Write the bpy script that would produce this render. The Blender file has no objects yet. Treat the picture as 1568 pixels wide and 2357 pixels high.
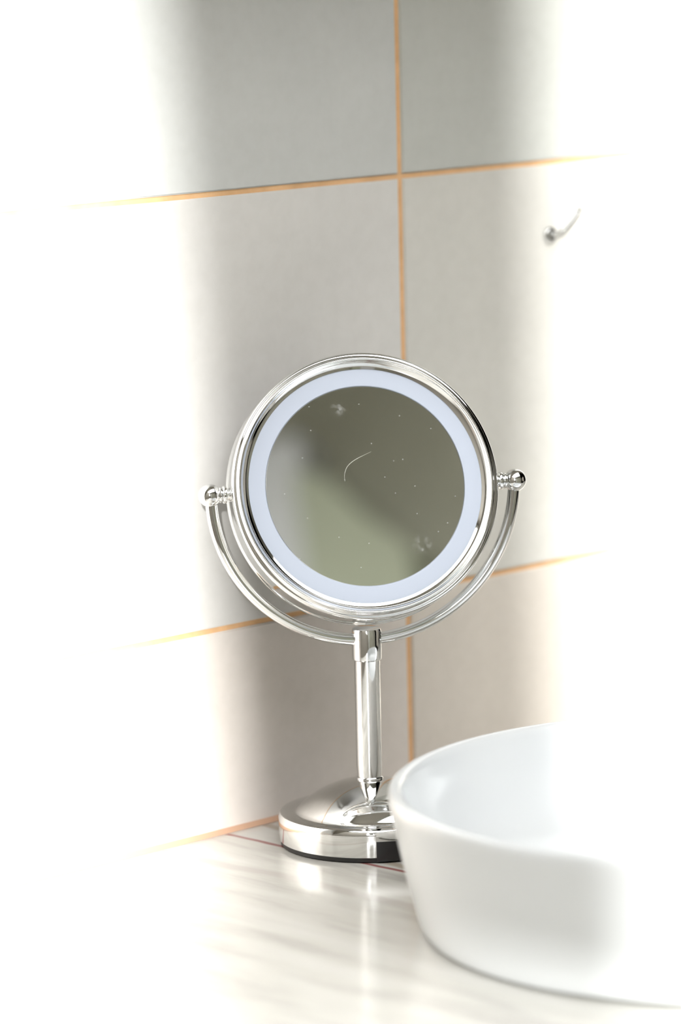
import bpy, bmesh, math, random
from mathutils import Vector, Matrix

sc = bpy.context.scene
C = sc.collection
R = math.radians

# ---------------------------------------------------------------- camera
# world origin: where the mirror stand's foot meets the counter; z = 0 is the counter top,
# the tiled wall is the plane y = WALL_Y, x runs along that wall to the right
WALL_Y = 0.092
cam = bpy.data.cameras.new('camera')
cam_o = bpy.data.objects.new('camera', cam)
C.objects.link(cam_o)
sc.camera = cam_o
right = Vector((0.7147, -0.6991, -0.0228))
back = Vector((-0.6877, -0.7083, 0.1593)).normalized()
up = back.cross(right).normalized()
right = up.cross(back).normalized()
m = Matrix((right, up, back)).transposed().to_4x4()
m.translation = Vector((-1.7471, -1.7774, 0.6251))
cam_o.matrix_world = m
cam.sensor_fit = 'HORIZONTAL'
cam.sensor_width = 24.0
cam.lens = 24.0 * 8820.0 / 1568.0
cam.clip_start = 0.05
cam.clip_end = 100
cam.dof.use_dof = True
cam.dof.focus_distance = 2.51
cam.dof.aperture_fstop = 3.4

# ---------------------------------------------------------------- world, sun, exposure
w = bpy.data.worlds.new('sky')
sc.world = w
w.use_nodes = True
wn = w.node_tree
wn.nodes.clear()
wo = wn.nodes.new('ShaderNodeOutputWorld')
wb = wn.nodes.new('ShaderNodeBackground')
wb.inputs['Color'].default_value = (1.0, 1.0, 1.01, 1)
wb.inputs['Strength'].default_value = 5.5
wn.links.new(wb.outputs[0], wo.inputs[0])

sun = bpy.data.lights.new('sun', 'SUN')
sun.energy = 13.0
sun.angle = R(1.9)
sun.color = (1.0, 1.0, 0.99)
sun_o = bpy.data.objects.new('sun', sun)
C.objects.link(sun_o)
AZ, EL = R(45.84), R(14.8)
d = Vector((math.cos(AZ) * math.cos(EL), math.sin(AZ) * math.cos(EL), -math.sin(EL)))
sun_o.rotation_euler = d.to_track_quat('-Z', 'Y').to_euler()
sun_o.location = (-6, -6, 3)

FILL_L = 4.9        # radiance of the added ceiling fill panel; the panel itself is built with the room
sc.view_settings.view_transform = 'Standard'
sc.view_settings.look = 'None'
sc.view_settings.gamma = 1.0
sc.view_settings.use_curve_mapping = False
sc.view_settings.exposure = 0.0
sc.cycles.max_bounces = 14
sc.cycles.diffuse_bounces = 6
sc.cycles.glossy_bounces = 8
sc.cycles.caustics_reflective = False
sc.cycles.sample_clamp_indirect = 12.0


# ---------------------------------------------------------------- materials
def mat(name, col, rough=0.5, metal=0.0, spec=0.5, coat=0.0):
    ma = bpy.data.materials.new(name)
    ma.use_nodes = True
    b = ma.node_tree.nodes['Principled BSDF']
    b.inputs['Base Color'].default_value = (*col, 1)
    b.inputs['Roughness'].default_value = rough
    b.inputs['Metallic'].default_value = metal
    b.inputs['Specular IOR Level'].default_value = spec
    b.inputs['Coat Weight'].default_value = coat
    return ma


def nodes(ma):
    t = ma.node_tree
    return t.nodes, t.links, t.nodes['Principled BSDF']


def noise(ma, scale, detail=4, rough=0.55, coords='Object', stretch=None):
    n, l, b = nodes(ma)
    tc = n.new('ShaderNodeTexCoord')
    nz = n.new('ShaderNodeTexNoise')
    nz.inputs['Scale'].default_value = scale
    nz.inputs['Detail'].default_value = detail
    nz.inputs['Roughness'].default_value = rough
    src = tc.outputs[coords]
    if stretch:
        mp = n.new('ShaderNodeMapping')
        mp.inputs['Rotation'].default_value = stretch[0]
        mp.inputs['Scale'].default_value = stretch[1]
        l.new(src, mp.inputs['Vector'])
        src = mp.outputs[0]
    l.new(src, nz.inputs['Vector'])
    return nz


def ramp(ma, src, stops):
    n, l, b = nodes(ma)
    r = n.new('ShaderNodeValToRGB')
    e = r.color_ramp.elements
    while len(e) < len(stops):
        e.new(0.5)
    for i, (p, c) in enumerate(stops):
        e[i].position = p
        e[i].color = (*c, 1)
    l.new(src, r.inputs['Fac'])
    return r


def mix(ma, a, b_, fac, mode='MIX'):
    n, l, b = nodes(ma)
    x = n.new('ShaderNodeMix')
    x.data_type = 'RGBA'
    x.blend_type = mode
    for s, v in ((x.inputs[0], fac), (x.inputs[6], a), (x.inputs[7], b_)):
        if hasattr(v, 'links'):
            l.new(v, s)
        elif isinstance(v, (int, float)):
            s.default_value = v
        else:
            s.default_value = (*v, 1)
    return x.outputs[2]


# glazed wall tile: object colour per tile, with the wall's light gradient in the row tones
M_tile = mat('glazed_tile', (0.7, 0.69, 0.65), 0.32, spec=0.35)
n, l, b = nodes(M_tile)
oi = n.new('ShaderNodeObjectInfo')
nz = noise(M_tile, 9, 5)
mott = ramp(M_tile, nz.outputs['Fac'], [(0.3, (0.95, 0.95, 0.95)), (0.7, (1.03, 1.03, 1.03))])
nz2 = noise(M_tile, 95, 3)
speck = ramp(M_tile, nz2.outputs['Fac'], [(0.30, (0.965, 0.965, 0.96)), (0.62, (1.0, 1.0, 1.0))])
c1 = mix(M_tile, oi.outputs['Color'], mott.outputs[0], 1.0, 'MULTIPLY')
c2 = mix(M_tile, c1, speck.outputs[0], 1.0, 'MULTIPLY')
l.new(c2, b.inputs['Base Color'])
bp = n.new('ShaderNodeBump')
bp.inputs['Strength'].default_value = 0.06
bp.inputs['Distance'].default_value = 0.002
l.new(nz.outputs['Fac'], bp.inputs['Height'])
l.new(bp.outputs[0], b.inputs['Normal'])

M_grout = mat('ochre_grout', (0.66, 0.42, 0.21), 0.9, spec=0.2)
n, l, b = nodes(M_grout)
g = ramp(M_grout, noise(M_grout, 60, 4, coords='Object').outputs['Fac'],
         [(0.3, (0.76, 0.475, 0.25)), (0.7, (0.92, 0.59, 0.32))])
l.new(g.outputs[0], b.inputs['Base Color'])

M_seal = mat('terracotta_seal', (0.58, 0.36, 0.24), 0.6)

M_chrome = mat('polished_chrome', (0.80, 0.805, 0.80), 0.035, 1.0)
n, l, b = nodes(M_chrome)
cr = ramp(M_chrome, noise(M_chrome, 40, 3).outputs['Fac'], [(0.35, (0.02, 0.02, 0.02)), (0.8, (0.06, 0.06, 0.06))])
l.new(cr.outputs[0], b.inputs['Roughness'])

M_rubber = mat('black_rubber', (0.012, 0.012, 0.012), 0.5)
M_black = mat('black_plastic', (0.01, 0.01, 0.011), 0.25)
M_ring = mat('frosted_acrylic', (0.59, 0.65, 0.77), 0.35, spec=0.4)
n, l, b = nodes(M_ring)
b.inputs['Subsurface Weight'].default_value = 0.0

# mirror glass: polished metal with dust, a smudge and pale specks of its own
M_mirror = mat('dusty_mirror_glass', (0.80, 0.81, 0.78), 0.012, 1.0)
n, l, b = nodes(M_mirror)
tc = n.new('ShaderNodeTexCoord')
vo = n.new('ShaderNodeTexVoronoi')
vo.voronoi_dimensions = '2D'
vo.inputs['Scale'].default_value = 150
l.new(tc.outputs['Object'], vo.inputs['Vector'])
lt = n.new('ShaderNodeMath'); lt.operation = 'LESS_THAN'
lt.inputs[1].default_value = 0.07
l.new(vo.outputs['Distance'], lt.inputs[0])
sp = n.new('ShaderNodeSeparateColor')
l.new(vo.outputs['Color'], sp.inputs[0])
gt = n.new('ShaderNodeMath'); gt.operation = 'GREATER_THAN'
gt.inputs[1].default_value = 0.91
l.new(sp.outputs[0], gt.inputs[0])
mu = n.new('ShaderNodeMath'); mu.operation = 'MULTIPLY'
l.new(lt.outputs[0], mu.inputs[0]); l.new(gt.outputs[0], mu.inputs[1])
# smudge, low on the right, and a fainter one near the top left
def blob(cx, cz, r, amt):
    d_ = n.new('ShaderNodeVectorMath'); d_.operation = 'DISTANCE'
    l.new(tc.outputs['Object'], d_.inputs[0])
    d_.inputs[1].default_value = (cx, cz, 0.0086)
    mr = n.new('ShaderNodeMapRange')
    mr.inputs['From Min'].default_value = r
    mr.inputs['From Max'].default_value = r * 0.2
    mr.inputs['To Min'].default_value = 0
    mr.inputs['To Max'].default_value = amt
    l.new(d_.outputs['Value'], mr.inputs['Value'])
    return mr.outputs[0]
nzs = noise(M_mirror, 260, 4)
rs = ramp(M_mirror, nzs.outputs['Fac'], [(0.45, (0, 0, 0)), (0.7, (1, 1, 1))])
ad = n.new('ShaderNodeMath'); ad.operation = 'ADD'
l.new(blob(0.0346, -0.0415, 0.008, 0.4), ad.inputs[0])
l.new(blob(-0.0145, 0.052, 0.006, 0.35), ad.inputs[1])
ms = n.new('ShaderNodeMath'); ms.operation = 'MULTIPLY'
l.new(ad.outputs[0], ms.inputs[0]); l.new(rs.outputs[0], ms.inputs[1])
mx = n.new('ShaderNodeMath'); mx.operation = 'MULTIPLY_ADD'
l.new(mu.outputs[0], mx.inputs[0]); mx.inputs[1].default_value = 0.3
l.new(ms.outputs[0], mx.inputs[2])
dd = n.new('ShaderNodeBsdfDiffuse')
dd.inputs['Color'].default_value = (0.75, 0.76, 0.74, 1)
mxs = n.new('ShaderNodeMixShader')
l.new(mx.outputs[0], mxs.inputs[0]); l.new(b.outputs[0], mxs.inputs[1]); l.new(dd.outputs[0], mxs.inputs[2])
l.new(mxs.outputs[0], n['Material Output'].inputs['Surface'])
M_hair = mat('pale_fibre', (0.62, 0.62, 0.56), 0.6)

M_ceramic = mat('white_glazed_ceramic', (0.70, 0.72, 0.73), 0.22, spec=0.5, coat=0.25)
M_ceramic.node_tree.nodes['Principled BSDF'].inputs['Coat Roughness'].default_value = 0.05
n, l, b = nodes(M_ceramic)
g = ramp(M_ceramic, noise(M_ceramic, 6, 2).outputs['Fac'], [(0.3, (0.65, 0.672, 0.685)), (0.7, (0.67, 0.692, 0.705))])
l.new(g.outputs[0], b.inputs['Base Color'])

# polished marble: cream-grey clouds drawn out along one direction, thin dark red veins
M_marble = mat('polished_marble', (0.72, 0.70, 0.65), 0.15, spec=0.5)
n, l, b = nodes(M_marble)
cl = noise(M_marble, 7, 5, 0.6, 'Object', ((0, 0, R(4)), (3.6, 0.55, 1)))
cc = ramp(M_marble, cl.outputs['Fac'], [(0.30, (0.34, 0.33, 0.31)), (0.48, (0.50, 0.49, 0.455)), (0.72, (0.58, 0.57, 0.545))])
tc = n.new('ShaderNodeTexCoord')
sx = n.new('ShaderNodeSeparateXYZ')
l.new(tc.outputs['Object'], sx.inputs[0])
wob = noise(M_marble, 9, 3)
def vein(x0, slope, width, wobble):
    # distance from the line x = x0 + slope*y, shaken by noise
    a = n.new('ShaderNodeMath'); a.operation = 'MULTIPLY_ADD'
    l.new(sx.outputs['Y'], a.inputs[0]); a.inputs[1].default_value = -slope
    l.new(sx.outputs['X'], a.inputs[2])
    a2 = n.new('ShaderNodeMath'); a2.operation = 'MULTIPLY_ADD'
    l.new(wob.outputs['Fac'], a2.inputs[0]); a2.inputs[1].default_value = wobble
    l.new(a.outputs[0], a2.inputs[2])
    a3 = n.new('ShaderNodeMath'); a3.operation = 'SUBTRACT'
    l.new(a2.outputs[0], a3.inputs[0]); a3.inputs[1].default_value = x0 + wobble * 0.5
    a4 = n.new('ShaderNodeMath'); a4.operation = 'ABSOLUTE'
    l.new(a3.outputs[0], a4.inputs[0])
    mr = n.new('ShaderNodeMapRange')
    mr.inputs['From Min'].default_value = width
    mr.inputs['From Max'].default_value = width * 0.35
    l.new(a4.outputs[0], mr.inputs['Value'])
    return mr.outputs[0]
col = cc.outputs[0]
col = mix(M_marble, col, (0.34, 0.30, 0.25), vein(-0.026, 0.12, 0.006, 0.012))
col = mix(M_marble, col, (0.27, 0.115, 0.11), vein(-0.0465, -0.05, 0.0030, 0.012))
col = mix(M_marble, col, (0.45, 0.43, 0.40), vein(-0.105, -0.02, 0.008, 0.03))
col = mix(M_marble, col, (0.30, 0.13, 0.12), vein(0.16, -0.25, 0.0028, 0.03))
l.new(col, b.inputs['Base Color'])

M_plaster = mat('olive_grey_plaster', (0.30, 0.31, 0.245), 0.85, spec=0.2)
n, l, b = nodes(M_plaster)
g = ramp(M_plaster, noise(M_plaster, 3, 5, coords='Object').outputs['Fac'],
         [(0.3, (0.33, 0.325, 0.265)), (0.7, (0.42, 0.415, 0.345))])
l.new(g.outputs[0], b.inputs['Base Color'])
M_white_wall = mat('taupe_plaster', (0.40, 0.375, 0.33), 0.8, spec=0.2)
M_ceiling = mat('ceiling_paint', (0.42, 0.42, 0.38), 0.9, spec=0.1)
M_floor = mat('grey_floor', (0.42, 0.39, 0.35), 0.4)
M_frame = mat('white_window_paint', (0.82, 0.82, 0.80), 0.4)
M_shade_panel = mat('shade_panel_linen', (0.36, 0.36, 0.31), 0.9, spec=0.1)
n, l, b = nodes(M_shade_panel)
g = ramp(M_shade_panel, noise(M_shade_panel, 240, 2, coords='Object', stretch=((0, 0, 0), (1, 1, 0.1))).outputs['Fac'],
         [(0.3, (0.31, 0.31, 0.27)), (0.7, (0.40, 0.40, 0.35))])
l.new(g.outputs[0], b.inputs['Base Color'])


# ---------------------------------------------------------------- mesh helpers
def obj(name, bm, ma, parent=None, smooth=False, bevel=None):
    me = bpy.data.meshes.new(name)
    bmesh.ops.recalc_face_normals(bm, faces=bm.faces[:])
    bm.to_mesh(me)
    bm.free()
    if smooth:
        me.polygons.foreach_set('use_smooth', [True] * len(me.polygons))
    me.materials.append(ma)
    o = bpy.data.objects.new(name, me)
    C.objects.link(o)
    if parent:
        o.parent = parent
    if bevel:
        md = o.modifiers.new('bevel', 'BEVEL')
        md.width = bevel
        md.segments = 2
    return o


def box(bm, x0, x1, y0, y1, z0, z1):
    v = [bm.verts.new(p) for p in ((x0, y0, z0), (x1, y0, z0), (x1, y1, z0), (x0, y1, z0),
                                   (x0, y0, z1), (x1, y0, z1), (x1, y1, z1), (x0, y1, z1))]
    for f in ((0, 3, 2, 1), (4, 5, 6, 7), (0, 1, 5, 4), (1, 2, 6, 5), (2, 3, 7, 6), (3, 0, 4, 7)):
        bm.faces.new([v[i] for i in f])


def spline(pts, k=6):
    # Catmull-Rom through 2-D profile points
    out = []
    for i in range(len(pts) - 1):
        p0 = pts[max(i - 1, 0)]; p1 = pts[i]; p2 = pts[i + 1]; p3 = pts[min(i + 2, len(pts) - 1)]
        for j in range(k):
            t = j / k
            out.append(tuple(0.5 * (2 * p1[c] + (p2[c] - p0[c]) * t + (2 * p0[c] - 5 * p1[c] + 4 * p2[c] - p3[c]) * t * t
                                    + (3 * p1[c] - p0[c] - 3 * p2[c] + p3[c]) * t ** 3) for c in (0, 1)))
    out.append(pts[-1])
    return out


def lathe(bm, prof, seg=96, axis='Z', closed=False, a0=0.0, a1=2 * math.pi, off=(0, 0, 0)):
    """Revolve (radius, height) points about an axis through off."""
    full = abs(a1 - a0 - 2 * math.pi) < 1e-6
    cnt = seg if full else seg + 1
    rows = []
    for r, h in prof:
        if r < 1e-7:
            pos = [(0, 0, h)]
        else:
            pos = [(r * math.cos(a0 + (a1 - a0) * i / seg), r * math.sin(a0 + (a1 - a0) * i / seg), h) for i in range(cnt)]
        row = []
        for (x, y, z) in pos:
            if axis == 'X':
                x, y, z = z, x, y
            elif axis == 'Y':
                x, y, z = y, z, x
            row.append(bm.verts.new((x + off[0], y + off[1], z + off[2])))
        rows.append(row)
    if closed:
        rows.append(rows[0])
    for a, b_ in zip(rows, rows[1:]):
        for i in range(seg):
            j = (i + 1) % seg if full else i + 1
            va = [a[0]] if len(a) == 1 else [a[i], a[j]]
            vb = [b_[0]] if len(b_) == 1 else [b_[j], b_[i]]
            if len(va) + len(vb) >= 3:
                bm.faces.new(va + vb)


def tube(bm, path, r, seg=20, flat=1.0, normal=None):
    """Sweep a round (or oval) section along 3-D points, capped."""
    rows = []
    for i, p in enumerate(path):
        p = Vector(p)
        t = (Vector(path[min(i + 1, len(path) - 1)]) - Vector(path[max(i - 1, 0)])).normalized()
        nn = Vector(normal) if normal else (Vector((0, 0, 1)) if abs(t.z) < 0.9 else Vector((1, 0, 0)))
        a = t.cross(nn).normalized()
        b_ = a.cross(t).normalized()
        rr = r(i / (len(path) - 1)) if callable(r) else r
        rows.append([bm.verts.new(p + a * rr * math.cos(2 * math.pi * k / seg) + b_ * rr * flat * math.sin(2 * math.pi * k / seg))
                     for k in range(seg)])
    for a, b_ in zip(rows, rows[1:]):
        for k in range(seg):
            bm.faces.new([a[k], a[(k + 1) % seg], b_[(k + 1) % seg], b_[k]])
    bm.faces.new(rows[0][::-1])
    bm.faces.new(rows[-1])


def struct(o):
    o['kind'] = 'structure'
    return o


def thing(name, label, cat, loc=(0, 0, 0), rotz=0):
    o = bpy.data.objects.new(name, None)
    o.empty_display_size = 0.05
    o.location = loc
    o.rotation_euler = (0, 0, rotz)
    C.objects.link(o)
    o['label'] = label
    o['category'] = cat
    return o


# ---------------------------------------------------------------- room shell
X0, X1 = -2.40, 1.50
Y0 = -3.40
Z0, Z1 = -0.86, 2.25

bm = bmesh.new(); box(bm, X0 - 0.15, X1 + 0.15, Y0 - 0.15, WALL_Y + 0.15, Z0 - 0.1, Z0)
struct(obj('floor', bm, M_floor))
bm = bmesh.new(); box(bm, X0 - 0.15, X1 + 0.15, Y0 - 0.15, WALL_Y + 0.15, Z1, Z1 + 0.1)
struct(obj('ceiling', bm, M_ceiling))
# right wall with a sky-lit window
VY0, VY1, VZ0, VZ1 = -2.10, -0.90, -0.10, 0.85
bm = bmesh.new()
box(bm, X1, X1 + 0.15, Y0, VY0, Z0, Z1)
box(bm, X1, X1 + 0.15, VY1, WALL_Y + 0.15, Z0, Z1)
box(bm, X1, X1 + 0.15, VY0, VY1, Z0, VZ0)
box(bm, X1, X1 + 0.15, VY0, VY1, VZ1, Z1)
struct(obj('wall_right', bm, M_white_wall))
bm = bmesh.new()
for ya, yb, za, zb in ((VY0, VY0 + 0.06, VZ0, VZ1), (VY1 - 0.06, VY1, VZ0, VZ1), (VY0 + 0.06, VY1 - 0.06, VZ0, VZ0 + 0.06),
                       (VY0 + 0.06, VY1 - 0.06, VZ1 - 0.06, VZ1), ((VY0 + VY1) / 2 - 0.04, (VY0 + VY1) / 2 + 0.04, VZ0 + 0.06, VZ1 - 0.06)):
    box(bm, X1 + 0.05, X1 + 0.10, ya, yb, za, zb)
struct(obj('window_2', bm, M_frame))
bm = bmesh.new(); box(bm, X1, X1 + 0.15, Y0, WALL_Y + 0.15, Z0, Z1)
struct(obj('wall_right', bm, M_white_wall))

# wall behind the camera
bm = bmesh.new(); box(bm, X0 - 0.15, X1 + 0.15, Y0 - 0.15, Y0, Z0, Z1)
struct(obj('wall_front', bm, M_plaster))

# left wall; unseen window opening added to bleach the sides and front with sun
WY0, WY1, WZ0, WZ1 = -3.10, -2.04, 0.60, 1.85
bm = bmesh.new()
box(bm, X0 - 0.15, X0, Y0, WY0, Z0, Z1)
box(bm, X0 - 0.15, X0, WY1, WALL_Y + 0.15, Z0, Z1)
box(bm, X0 - 0.15, X0, WY0, WY1, Z0, WZ0)
box(bm, X0 - 0.15, X0, WY0, WY1, WZ1, Z1)
struct(obj('wall_left', bm, M_white_wall))

bm = bmesh.new()
fx0, fx1 = X0 - 0.11, X0 - 0.07
box(bm, fx0, fx1, WY0, WY0 + 0.05, WZ0, WZ1)
box(bm, fx0, fx1, WY1 - 0.05, WY1, WZ0, WZ1)
box(bm, fx0, fx1, WY0 + 0.05, WY1 - 0.05, WZ0, WZ0 + 0.05)
box(bm, fx0, fx1, WY0 + 0.05, WY1 - 0.05, WZ1 - 0.05, WZ1)
win = struct(obj('added_sun_window', bm, M_frame))
# added unseen panel, cut to shade the middle of the wall, narrower at hem
bm = bmesh.new()
bz = 0.824
q = []
for x in (X0 - 0.004, X0 + 0.004):
    q.append([bm.verts.new(p) for p in ((x, -2.712, bz), (x, -2.312, bz), (x, -2.218, WZ1 + 0.04), (x, -2.692, WZ1 + 0.04))])
a, b_ = q
bm.faces.new(a[::-1]); bm.faces.new(b_)
for i in range(4):
    bm.faces.new([a[i], a[(i + 1) % 4], b_[(i + 1) % 4], b_[i]])
obj('shade_panel', bm, M_shade_panel, win)

# shapes added on the wall behind the camera, coloured for the mirror's reflection
M_olive = mat('pale_olive_paint', (0.40, 0.425, 0.325), 0.7)
M_pale = mat('pale_grey_paint', (0.60, 0.61, 0.62), 0.7)
def prism(bm, poly, y0, y1):
    a = [bm.verts.new((x, y0, z)) for x, z in poly]
    b_ = [bm.verts.new((x, y1, z)) for x, z in poly]
    k = len(poly)
    bm.faces.new(a); bm.faces.new(b_[::-1])
    for i in range(k):
        bm.faces.new([a[i], a[(i + 1) % k], b_[(i + 1) % k], b_[i]])
bm = bmesh.new()
prism(bm, [(-1.49, Z0), (-1.30, Z0), (-1.30, 1.74), (-1.36, 1.80), (-1.43, 1.90), (-1.49, 1.94)], Y0, Y0 + 0.12)
struct(obj('reflect_shape_olive', bm, M_olive))
bm = bmesh.new()
prism(bm, [(-1.85, Z0), (-1.49, Z0), (-1.49, 2.02), (-1.85, 2.02)], Y0, Y0 + 0.08)
struct(obj('reflect_shape_grey', bm, M_pale))

# tiled wall: ochre grout bed with every tile set proud of it
bm = bmesh.new(); box(bm, X0 - 0.15, X1 + 0.15, WALL_Y + 0.0016, WALL_Y + 0.15, Z0, Z1)
wall = struct(obj('wall_back', bm, M_grout))
P = 0.2916          # tile height with its joint
PX = 0.400          # tile width with its joint
G = 0.0036          # joint width
rnd = random.Random(4)


def tile_mesh(wd, ht):
    bm = bmesh.new()
    box(bm, 0, wd, 0, 0.008, 0, ht)
    me = bpy.data.meshes.new('tile')
    bmesh.ops.bevel(bm, geom=[e for e in bm.edges if all(v.co.y < 1e-6 for v in e.verts)], offset=0.0009, segments=2, affect='EDGES')
    bmesh.ops.recalc_face_normals(bm, faces=bm.faces[:])
    bm.to_mesh(me); bm.free()
    me.materials.append(M_tile)
    return me


tile_cache = {}
z_joint, x_joint = 0.1397, 0.1335
row0 = math.floor((Z0 - z_joint) / P)
ROW_LIGHT_TONE = {0: (0.80, 0.785, 0.755), 1: (0.685, 0.695, 0.675), -1: (0.84, 0.78, 0.725)}  # light painted in: top row darkened, bottom row lightened against shade near the counter
for r_ in range(row0, 10):
    za, zb = z_joint + r_ * P + G / 2, z_joint + (r_ + 1) * P - G / 2
    za, zb = max(za, Z0), min(zb, Z1)
    if zb - za < 0.02:
        continue
    for c_ in range(-10, 6):
        xj = x_joint + rnd.uniform(-0.0007, 0.0007)
        xa, xb = xj + c_ * PX + G / 2, xj + (c_ + 1) * PX - G / 2
        xa, xb = max(xa, X0), min(xb, X1)
        if xb - xa < 0.02:
            continue
        key = (round(xb - xa, 3), round(zb - za, 3))
        if key not in tile_cache:
            tile_cache[key] = tile_mesh(*key)
        t = bpy.data.objects.new('tile', tile_cache[key])
        C.objects.link(t)
        t.parent = wall
        t.location = (xa, WALL_Y, za)
        base = ROW_LIGHT_TONE.get(r_, (0.72, 0.71, 0.67))
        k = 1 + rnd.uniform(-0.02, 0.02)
        if c_ >= 0:
            k *= 0.95
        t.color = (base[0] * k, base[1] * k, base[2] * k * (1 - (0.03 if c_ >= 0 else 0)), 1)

# terracotta sealing bead where counter and tiles meet
bm = bmesh.new()
pts = [(WALL_Y, 0.0), (WALL_Y - 0.0035, 0.0), (WALL_Y - 0.002, 0.0013), (WALL_Y, 0.0030)]
ra = [bm.verts.new((X0, y, z)) for y, z in pts]
rb = [bm.verts.new((X1, y, z)) for y, z in pts]
for i in range(4):
    bm.faces.new([ra[i], ra[(i + 1) % 4], rb[(i + 1) % 4], rb[i]])
bm.faces.new(ra[::-1]); bm.faces.new(rb)
struct(obj('trim_1', bm, M_seal))

# unseen soffit added above the view to darken the upper tiles
bm = bmesh.new(); box(bm, X0 + 0.001, X1 - 0.001, -0.17, WALL_Y - 0.001, 0.80, 1.10)
struct(obj('shade_soffit', bm, M_white_wall))

# ---------------------------------------------------------------- ceiling fill: unseen luminous panel added to lift the wall, in a white frame
M_fill = mat('fill_glow', (0.9, 0.9, 0.9), 0.4)
M_fill.node_tree.nodes['Principled BSDF'].inputs['Emission Color'].default_value = (1, 1, 1, 1)
M_fill.node_tree.nodes['Principled BSDF'].inputs['Emission Strength'].default_value = FILL_L


def fill_panel(x, y, wx, wy):
    t = thing('fill_panel', 'wide flat luminous fill panel in a white frame, added on the bathroom ceiling', 'fill light', (x, y, Z1))
    bm = bmesh.new()
    hx, hy_ = wx / 2, wy / 2
    for a, b_, c_, d_ in ((-hx - 0.03, -hx, -hy_ - 0.03, hy_ + 0.03), (hx, hx + 0.03, -hy_ - 0.03, hy_ + 0.03), (-hx, hx, -hy_ - 0.03, -hy_), (-hx, hx, hy_, hy_ + 0.03)):
        box(bm, a, b_, c_, d_, -0.05, 0.0)
    obj('frame', bm, M_frame, t)
    bm = bmesh.new(); box(bm, -hx, hx, -hy_, hy_, -0.04, -0.001)
    obj('diffuser', bm, M_fill, t)


fill_panel(-0.62, -1.40, 3.2, 1.8)

# ---------------------------------------------------------------- worktop
bm = bmesh.new()
box(bm, -0.53, X1 - 0.002, -0.56, WALL_Y - 0.0005, -0.04, 0.0)
top = obj('countertop', bm, M_marble, bevel=0.004)
top['label'] = 'polished pale marble countertop with dark red veins running along the tiled wall'
top['category'] = 'countertop'

# ---------------------------------------------------------------- magnifying mirror on a stand
vm = thing('vanity_mirror', 'round chrome vanity mirror with a pale light ring on a domed stand', 'mirror', (0, 0, 0))

# rubber foot ring and round weighted base
bm = bmesh.new()
lathe(bm, [(0, 0.0), (0.0590, 0.0), (0.0602, 0.0008), (0.0602, 0.0034), (0.0, 0.0034)], 128)
obj('rubber_foot', bm, M_rubber, vm, True).data.set_sharp_from_angle(angle=R(35))
prof = [(0.0, 0.0032), (0.0605, 0.0032), (0.0610, 0.0037), (0.0614, 0.0100), (0.0615, 0.0180), (0.0611, 0.0203), (0.0602, 0.0216),
        (0.0580, 0.0222), (0.0535, 0.0222), (0.0518, 0.0218), (0.0508, 0.0219)]
Rd, hd, zb = 0.0697, 0.0207, 0.0222
dome = []
for i in range(25):
    r_ = 0.0500 * (1 - i / 24)
    dome.append((r_, zb + math.sqrt(Rd ** 2 - r_ ** 2) - math.sqrt(Rd ** 2 - 0.05 ** 2)))
ztop = dome[-1][1]
bm = bmesh.new(); lathe(bm, prof + dome, 160)
o = obj('base', bm, M_chrome, vm, True)
o.data.set_sharp_from_angle(angle=R(38))

# black switch plate let into the front of the base rim
cam_dir = math.atan2(-1.7774, -1.7471)
bm = bmesh.new()
rows = []
for i in range(13):
    a_ = cam_dir + R(3.2) + R(34) * i / 12
    rows.append([bm.verts.new((rr * math.cos(a_), rr * math.sin(a_), z)) for rr, z in
                 ((0.0600, 0.0012), (0.0618, 0.0012), (0.0620, 0.0145), (0.0600, 0.0145))])
for a, b_ in zip(rows, rows[1:]):
    for k in range(4):
        bm.faces.new([a[k], a[(k + 1) % 4], b_[(k + 1) % 4], b_[k]])
bm.faces.new(rows[0]); bm.faces.new(rows[-1][::-1])
o = obj('switch_plate', bm, M_black, vm)
o['label'] = 'black plate on the chrome base rim'

# pole, its foot ring and the collar that grips the arm
bm = bmesh.new()
lathe(bm, [(0.0, ztop - 0.004), (0.0078, ztop - 0.004), (0.0080, ztop), (0.0086, ztop + 0.010), (0.0086, 0.126), (0, 0.126)], 64)
obj('pole', bm, M_chrome, vm, True).data.set_sharp_from_angle(angle=R(35))
bm = bmesh.new()
lathe(bm, spline([(0.0078, ztop - 0.0016), (0.0086, ztop - 0.0012), (0.0091, ztop), (0.0086, ztop + 0.0012), (0.0078, ztop + 0.0014)], 4), 64)
obj('foot_ring', bm, M_chrome, vm, True)
bm = bmesh.new()
lathe(bm, [(0.0, 0.1236), (0.0092, 0.1236), (0.0098, 0.1242), (0.0099, 0.1260), (0.0099, 0.1432), (0.0094, 0.1446), (0.0080, 0.1453), (0, 0.1458)], 64)
obj('collar', bm, M_chrome, vm, True).data.set_sharp_from_angle(angle=R(40))

# ---- the swinging part: arm in a vertical plane, the head tilted back on its pivots
PIV = 0.2387
YAW = R(-45.0 + 11.0)          # plane of the arm: its right-hand end further from the camera
ax = Vector((math.cos(YAW), math.sin(YAW), 0))      # towards the right-hand pivot
RA = 0.1015
bm = bmesh.new()
path = []
for i in range(97):
    a_ = R(-3.6) - R(172.8) * i / 96
    path.append(tuple(ax * RA * math.cos(a_) + Vector((0, 0, PIV + RA * math.sin(a_)))))
tube(bm, path, 0.0040, 24, normal=tuple(ax.cross(Vector((0, 0, 1)))))
obj('arm', bm, M_chrome, vm, True).data.set_sharp_from_angle(angle=R(50))

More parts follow.
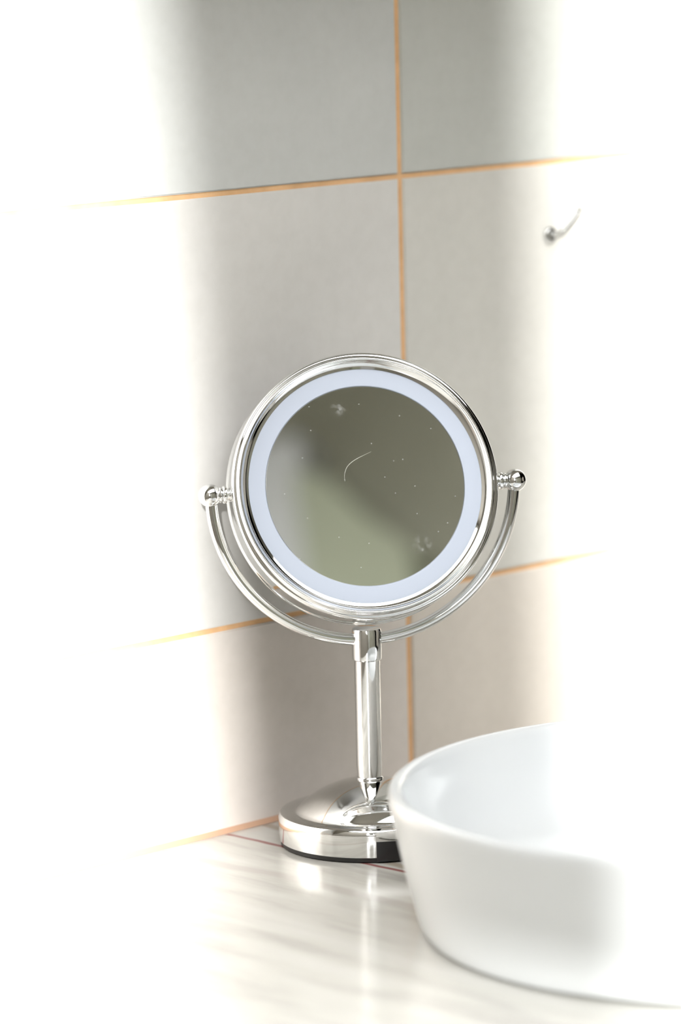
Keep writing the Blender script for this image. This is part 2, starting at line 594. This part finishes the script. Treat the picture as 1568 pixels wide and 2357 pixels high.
knob = [(0.0, 0.0862), (0.0046, 0.0862), (0.0048, 0.0868), (0.0048, 0.0896), (0.0040, 0.0902), (0.0042, 0.0908), (0.0058, 0.0914),
        (0.0060, 0.0926), (0.0056, 0.0936), (0.0044, 0.0941), (0.0044, 0.0944), (0.0052, 0.0948), (0.0053, 0.0954), (0.0047, 0.0962)]
for i in range(17):
    a_ = R(140) - R(140) * i / 16
    knob.append((max(0.0076 * math.sin(a_), 0.0), 0.1022 + 0.0076 * math.cos(a_)))
knob[-1] = (0.0, knob[-1][1])
for s in (1, -1):
    bm = bmesh.new()
    lathe(bm, knob, 40, 'X')
    o = obj('pivot_knob', bm, M_chrome, vm, True)
    o.data.set_sharp_from_angle(angle=R(50))
    o.location = (0, 0, PIV)
    o.rotation_euler = (0, 0, YAW if s == 1 else YAW + math.pi)

# head: lathe about local z = the direction the glass faces
TILT = R(17)
nrm = (ax.cross(Vector((0, 0, 1))) * math.cos(TILT) + Vector((0, 0, 1)) * math.sin(TILT)).normalized()
hy = nrm.cross(ax).normalized()
hm = Matrix((ax, hy, nrm)).transposed().to_4x4()
hm.translation = Vector((0, 0, PIV))
head_prof = [(0.0772, 0.0070), (0.0777, 0.0092)] + spline([(0.0782, 0.0094), (0.0800, 0.0102), (0.0818, 0.0118), (0.0832, 0.0136), (0.0840, 0.0141), (0.0848, 0.0136),
             (0.0853, 0.0122), (0.0862, 0.0113), (0.0874, 0.0108), (0.0884, 0.0097), (0.0889, 0.0080), (0.0888, 0.0062), (0.0882, 0.0050)], 5) + \
            spline([(0.0880, 0.0044), (0.0879, -0.003), (0.0880, -0.0135)], 4) + \
            spline([(0.0884, -0.0143), (0.0890, -0.0160), (0.0890, -0.0178), (0.0882, -0.0194), (0.0862, -0.0204), (0.0800, -0.0212), (0.05, -0.0222), (0.0, -0.0226)], 5)
bm = bmesh.new(); lathe(bm, head_prof, 192)
o = obj('mirror_frame', bm, M_chrome, vm, True)
o.data.set_sharp_from_angle(angle=R(45))
o.matrix_local = hm
frame = o
bm = bmesh.new()
lathe(bm, [(0.0664, 0.0072), (0.0664, 0.0086), (0.0668, 0.0089), (0.0776, 0.0089), (0.0779, 0.0086), (0.0779, 0.0072)], 160)
o = obj('light_ring', bm, M_ring, vm, True)
o.data.set_sharp_from_angle(angle=R(30))
o.matrix_local = hm
o['label'] = 'pale bluish frosted ring around the glass'
bm = bmesh.new()
lathe(bm, [(0.0, 0.0086), (0.0660, 0.0086), (0.0668, 0.0080), (0.0668, 0.0070), (0.0, 0.0070)], 160)
glass = obj('mirror_glass', bm, M_mirror, vm, True)
glass.data.set_sharp_from_angle(angle=R(30))
glass.matrix_local = hm
# fibre stuck to the glass
hp = spline([(-0.0135, 0.0035), (-0.0133, 0.0085), (-0.0115, 0.0128), (-0.0085, 0.0158), (-0.0045, 0.0182), (-0.0005, 0.0200), (0.0055, 0.0225)], 6)
bm = bmesh.new()
tube(bm, [(x, y, 0.0088) for x, y in hp], lambda t: 0.00006 + 0.00016 * math.sin(math.pi * min(1, t * 0.95 + 0.05)), 6, normal=(0, 0, 1))
o = obj('fibre', bm, M_hair, glass, True)

# ---------------------------------------------------------------- vessel basin
bc = Vector((-0.0076, -0.3078, 0))
bs = thing('vessel_basin', 'large round white ceramic vessel basin on the marble counter before the mirror', 'basin', bc)
outer = spline([(0.0, 0.0005), (0.150, 0.0005), (0.1755, 0.0010), (0.1815, 0.0050), (0.1860, 0.020), (0.1930, 0.050), (0.1975, 0.072),
                (0.1995, 0.0820), (0.1992, 0.0868), (0.1968, 0.0893), (0.1935, 0.0889), (0.1908, 0.0860), (0.1880, 0.0780), (0.1800, 0.058),
                (0.1600, 0.036), (0.120, 0.022), (0.060, 0.0165), (0.0, 0.0155)], 5)
outer = [(max(r_, 0.0), z) for r_, z in outer]
outer[0] = (0.0, 0.0005)
bm = bmesh.new(); lathe(bm, outer, 160)
obj('bowl', bm, M_ceramic, bs, True)
bm = bmesh.new()
lathe(bm, spline([(0.0, 0.0190), (0.016, 0.0187), (0.0225, 0.0175), (0.0235, 0.0160)], 5), 48)
obj('drain_cap', bm, M_chrome, bs, True)

# ---------------------------------------------------------------- small chrome hook on the wall, bleached by the sun
hk = thing('wall_hook', 'small chrome hook on the sunlit tiles right of the mirror', 'hook', (0.283, WALL_Y, 0.379))
bm = bmesh.new()
lathe(bm, [(0.0, -0.0002), (0.0062, -0.0002), (0.0064, 0.0020), (0.0052, 0.0034), (0.0030, 0.0040), (0.0, 0.0041)], 32, 'Y')
for v in bm.verts:
    v.co.y = -v.co.y
obj('rosette', bm, M_chrome, hk, True)
bm = bmesh.new()
tube(bm, [(x, y, z) for x, y, z in ((0, -0.003, 0), (0.001, -0.008, 0.001), (0.004, -0.012, 0.004), (0.010, -0.014, 0.010), (0.016, -0.014, 0.0155), (0.019, -0.014, 0.018))], 0.0017, 16)
obj('hook_arm', bm, M_chrome, hk, True)
